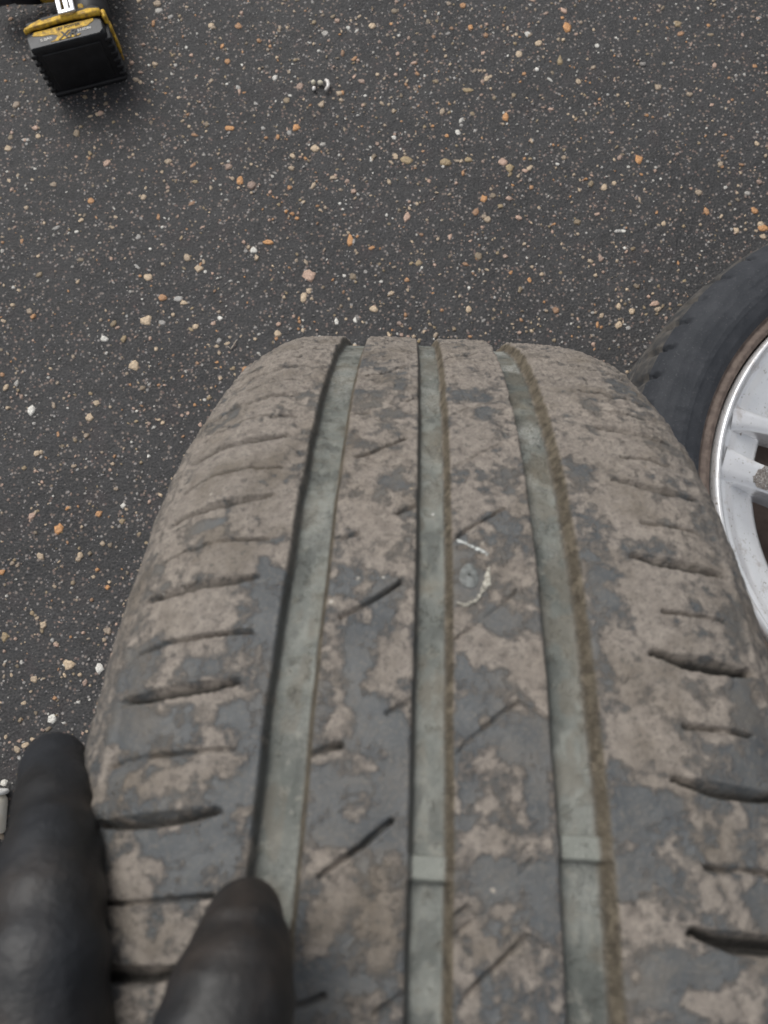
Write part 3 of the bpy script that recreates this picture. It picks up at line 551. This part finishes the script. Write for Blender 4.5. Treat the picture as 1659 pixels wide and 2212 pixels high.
# ------------------------------------------------------------------ small litter on the ground
def pebble_bm(c, ax, seed, n=2):
    import bmesh
    bm = bmesh.new(); bmesh.ops.create_icosphere(bm, subdivisions=n, radius=1)
    r = np.random.default_rng(seed); k = r.uniform(-1, 1, (5, 3)); w_ = r.uniform(-.1, .1, 5)
    for v in bm.verts:
        f = 1 + sum(w_[i] * math.sin(3 * float(np.dot(k[i], v.co))) for i in range(5))
        v.co = Vector((c[0] + v.co.x * ax[0] * f, c[1] + v.co.y * ax[1] * f, c[2] + v.co.z * ax[2] * f))
    return bm
def litter():
    wp = simple('broken_white_plastic', (.72, .70, .68), .4, 0, (.55, .50, .45), 200)
    cr = simple('broken_cream_plastic', (.66, .62, .50), .4, 0, (.5, .44, .34), 200)
    bmp = tube([(-.1075, .6912, .004), (-.1050, .6890, .0045), (-.1036, .6850, .0045), (-.1040, .6810, .0045), (-.1066, .6770, .0035)], [.0016, .0022, .0022, .0020, .0018], 10)
    def fin(name, bm, mat, label, cat, group=None):
        o = bmobj(name, bm, mat); o['label'] = label; o['category'] = cat
        # origin at the base
        vs = [v.co.copy() for v in o.data.vertices]; c = sum(vs, Vector()) / len(vs); c.z = min(v.z for v in vs)
        for v in o.data.vertices: v.co -= c
        o.location = c
        if group: o['group'] = group
        return o
    g = 'broken white bits on the asphalt'
    fin('plastic_clip', bmp, wp, 'white curved plastic sliver, the longest of the little bits on the upper asphalt', 'plastic bit', g)
    fin('plastic_bit', pebble_bm((-.1130, .6870, .004), (.0034, .0026, .0028), 3), cr, 'cream rounded bit touching the left of the curved white sliver', 'plastic bit', g)
    fin('plastic_bit', pebble_bm((-.1215, .6872, .004), (.0026, .0030, .0030), 4), cr, 'pale upper left bit standing apart from the curved white sliver', 'plastic bit', g)
    fin('plastic_bit', pebble_bm((-.1205, .6800, .003), (.0022, .0031, .0022), 6), wp, 'small white pointed bit just below the pale upper left one', 'plastic bit', g)
    tw = simple('dry_straw', (.42, .36, .30), .7)
    fin('straw', tube([(-.1935, .3484, .0025), (-.1905, .3452, .002), (-.1870, .3514, .0025), (-.1845, .3560, .004)], [.0004, .0007, .0006, .0004], 6), tw, 'thin pale bent straw on the asphalt just left of the top of the muddy tyre', 'straw')
    # pale metal socket that only just enters the frame at the left edge
    st = simple('worn_brass_steel', (.72, .68, .58), .4, .15, (.80, .78, .72), 60)
    root = thing('wheel_socket', 'pale metal socket lying at the left edge beside the gloved forefinger', 'socket', (-.3765, -.140, 0), (0, 0, math.radians(4)))
    import bmesh
    def lat(name, prof, mat):
        bm = bmesh.new(); n = 40; rings = []
        for r, y in prof: rings.append([bm.verts.new((r * math.cos(2 * math.pi * k / n), y, .0155 + r * math.sin(2 * math.pi * k / n))) for k in range(n)])
        for i in range(len(rings) - 1):
            for k in range(n): bm.faces.new((rings[i][k], rings[i][(k + 1) % n], rings[i + 1][(k + 1) % n], rings[i + 1][k]))
        bmesh.ops.recalc_face_normals(bm, faces=bm.faces[:]); return bmobj(name, bm, mat, root)
    lat('socket_body', [(.009, .012), (.0115, .0125), (.0125, .011), (.0145, .008), (.0150, .004), (.0150, -.020), (.0145, -.0225), (.0105, -.0235), (.0085, -.022), (.0085, 0)], st)
    lat('socket_collar', [(.0105, .0150), (.0145, .0165), (.0155, .0150), (.0155, .0135), (.0145, .0125), (.0105, .0128)], simple('polished_steel', (.85, .85, .83), .3, .2))
litter()

# ------------------------------------------------------------------ gloved left hand gripping the tyre
def c2w(px, py, z):
    X = (px - PCX) / PXF * z; Y = (PCY - py) / PXF * z
    return Vector(CAM + CR * X + CU * Y + CF * z)
def build_hand():
    import bmesh
    root = thing('person', 'gloved left hand gripping the muddy tyre, black thumb on the tread, forefinger beside it', 'person', c2w(560, 3300, .13))
    inv = Vector(root.location)
    def chain(pts, n=20, sub=7):
        # pts: (px, py, depth, radius) -> smooth tapered tube with a rounded tip
        P = [c2w(*p[:3]) for p in pts]; Rr = [p[3] for p in pts]; q = []; rr = []
        for i in range(len(P) - 1):
            a = P[max(i - 1, 0)]; b = P[i]; c = P[i + 1]; d = P[min(i + 2, len(P) - 1)]
            for k in range(sub):
                t = k / sub; q.append(.5 * ((2 * b) + (c - a) * t + (2 * a - 5 * b + 4 * c - d) * t * t + (3 * b - a - 3 * c + d) * t ** 3))
                rr.append(Rr[i] + (Rr[i + 1] - Rr[i]) * (t * t * (3 - 2 * t)))
        q.append(P[-1]); rr.append(Rr[-1])
        for i in range(len(rr)):
            s_ = i / sub; rr[i] *= 1 - .07 * math.exp(-((s_ - 1.25) / .09) ** 2) - .05 * math.exp(-((s_ - 1.55) / .08) ** 2) - .06 * math.exp(-((s_ - 2.6) / .1) ** 2) + .03 * math.sin(s_ * 9)
        t0 = (q[0] - q[1]).normalized(); r0 = rr[0]; cap = []; cr = []
        for k in range(7):
            a = math.pi / 2 * (1 - k / 7); cap.append(q[0] + t0 * r0 * math.sin(a)); cr.append(max(r0 * math.cos(a), .0004))
        return tube([p - inv for p in cap + q], cr + rr, n)
    fingers = [
        # forefinger along the tyre shoulder
        [(118, 1652, .208, .0088), (117, 1760, .186, .0100), (108, 1900, .168, .0115), (90, 2080, .156, .0132), (80, 2330, .150, .0145), (80, 2600, .148, .0155), (120, 2950, .146, .0180)],
        # thumb pressed on the tread
        [(529, 1986, .1500, .0077), (522, 2045, .1440, .0095), (506, 2125, .1385, .0112), (482, 2230, .1340, .0124), (452, 2420, .131, .0132), (390, 2680, .132, .0155), (300, 2980, .136, .0200)],
        # middle, ring and little finger down the sidewall, out of the picture
        [(-75, 2010, .262, .0088), (-90, 2090, .232, .0096), (-110, 2190, .205, .0104), (-120, 2400, .182, .0114), (-110, 2650, .166, .0135), (20, 3000, .152, .0180)],
        [(-190, 2230, .272, .0085), (-230, 2300, .240, .0094), (-260, 2420, .210, .0100), (-270, 2620, .186, .0112), (-230, 2850, .170, .0130), (-40, 3150, .154, .0180)],
        [(-330, 2480, .265, .0074), (-370, 2560, .235, .0082), (-390, 2700, .208, .0088), (-370, 2880, .188, .0100), (-300, 3050, .172, .0120), (-60, 3300, .156, .0170)],
    ]
    bms = [chain(f) for f in fingers]
    bms.append(chain([(90, 2820, .152, .0150), (120, 3100, .147, .0200), (150, 3400, .142, .0230), (180, 3800, .136, .0230), (200, 4300, .130, .0240)]))
    bms.append(chain([(320, 2850, .146, .0160), (300, 3100, .143, .0200), (270, 3400, .140, .0220), (240, 3800, .136, .0220)]))
    bms.append(chain([(-80, 2900, .160, .0140), (-30, 3150, .152, .0180), (40, 3400, .146, .0200), (120, 3750, .138, .0210)]))
    bms.append(chain([(440, 2420, .137, .0090), (330, 2420, .143, .0095), (240, 2420, .147, .0095), (120, 2420, .150, .0100)]))
    bms.append(chain([(250, 2640, .155, .0080), (170, 2640, .158, .0085), (90, 2620, .160, .0090)]))
    gm = N('black_rubber_glove'); n1 = gm.noise(70, 4, .6); n2 = gm.noise(900, 4, .6)
    c = gm.mix(gm.step(n1, .4, .72), (.010, .010, .0105), (.028, .022, .019)); c = gm.mix(gm.step(gm.noise(30, 3), .45, .7), c, (.016, .018, .022))
    gm.set(Base_Color=c, Roughness=gm.mix(n1, (.38,) * 3, (.62,) * 3)); gm.b.inputs['Specular IOR Level'].default_value = .45
    gm.bump(gm.math('ADD', gm.math('MULTIPLY', n2, .4), gm.noise(160, 4, .6)), .4, .0012)
    glove = bmobj('glove', bm_join(bms), gm.m, root)
    rm = glove.modifiers.new('remesh', 'REMESH'); rm.mode = 'VOXEL'; rm.voxel_size = .0011; rm.use_smooth_shade = True
    sm = glove.modifiers.new('smooth', 'SMOOTH'); sm.factor = .6; sm.iterations = 14
    tx = bpy.data.textures.new('creases', 'CLOUDS'); tx.noise_scale = .007; tx.noise_depth = 2
    dm = glove.modifiers.new('creases', 'DISPLACE'); dm.texture = tx; dm.strength = .0008; dm.mid_level = .5
    sl = simple('navy_work_sleeve', (.020, .024, .034), .85, 0, (.032, .036, .046), 300, .0008)
    sleeve = bmobj('sleeve', tube([Vector(c2w(*p)) - inv for p in ((195, 4000, .133), (205, 4400, .129), (220, 5200, .120), (240, 6600, .112), (255, 8200, .108))], [.034, .036, .040, .046, .050], 28), sl, root)
build_hand()
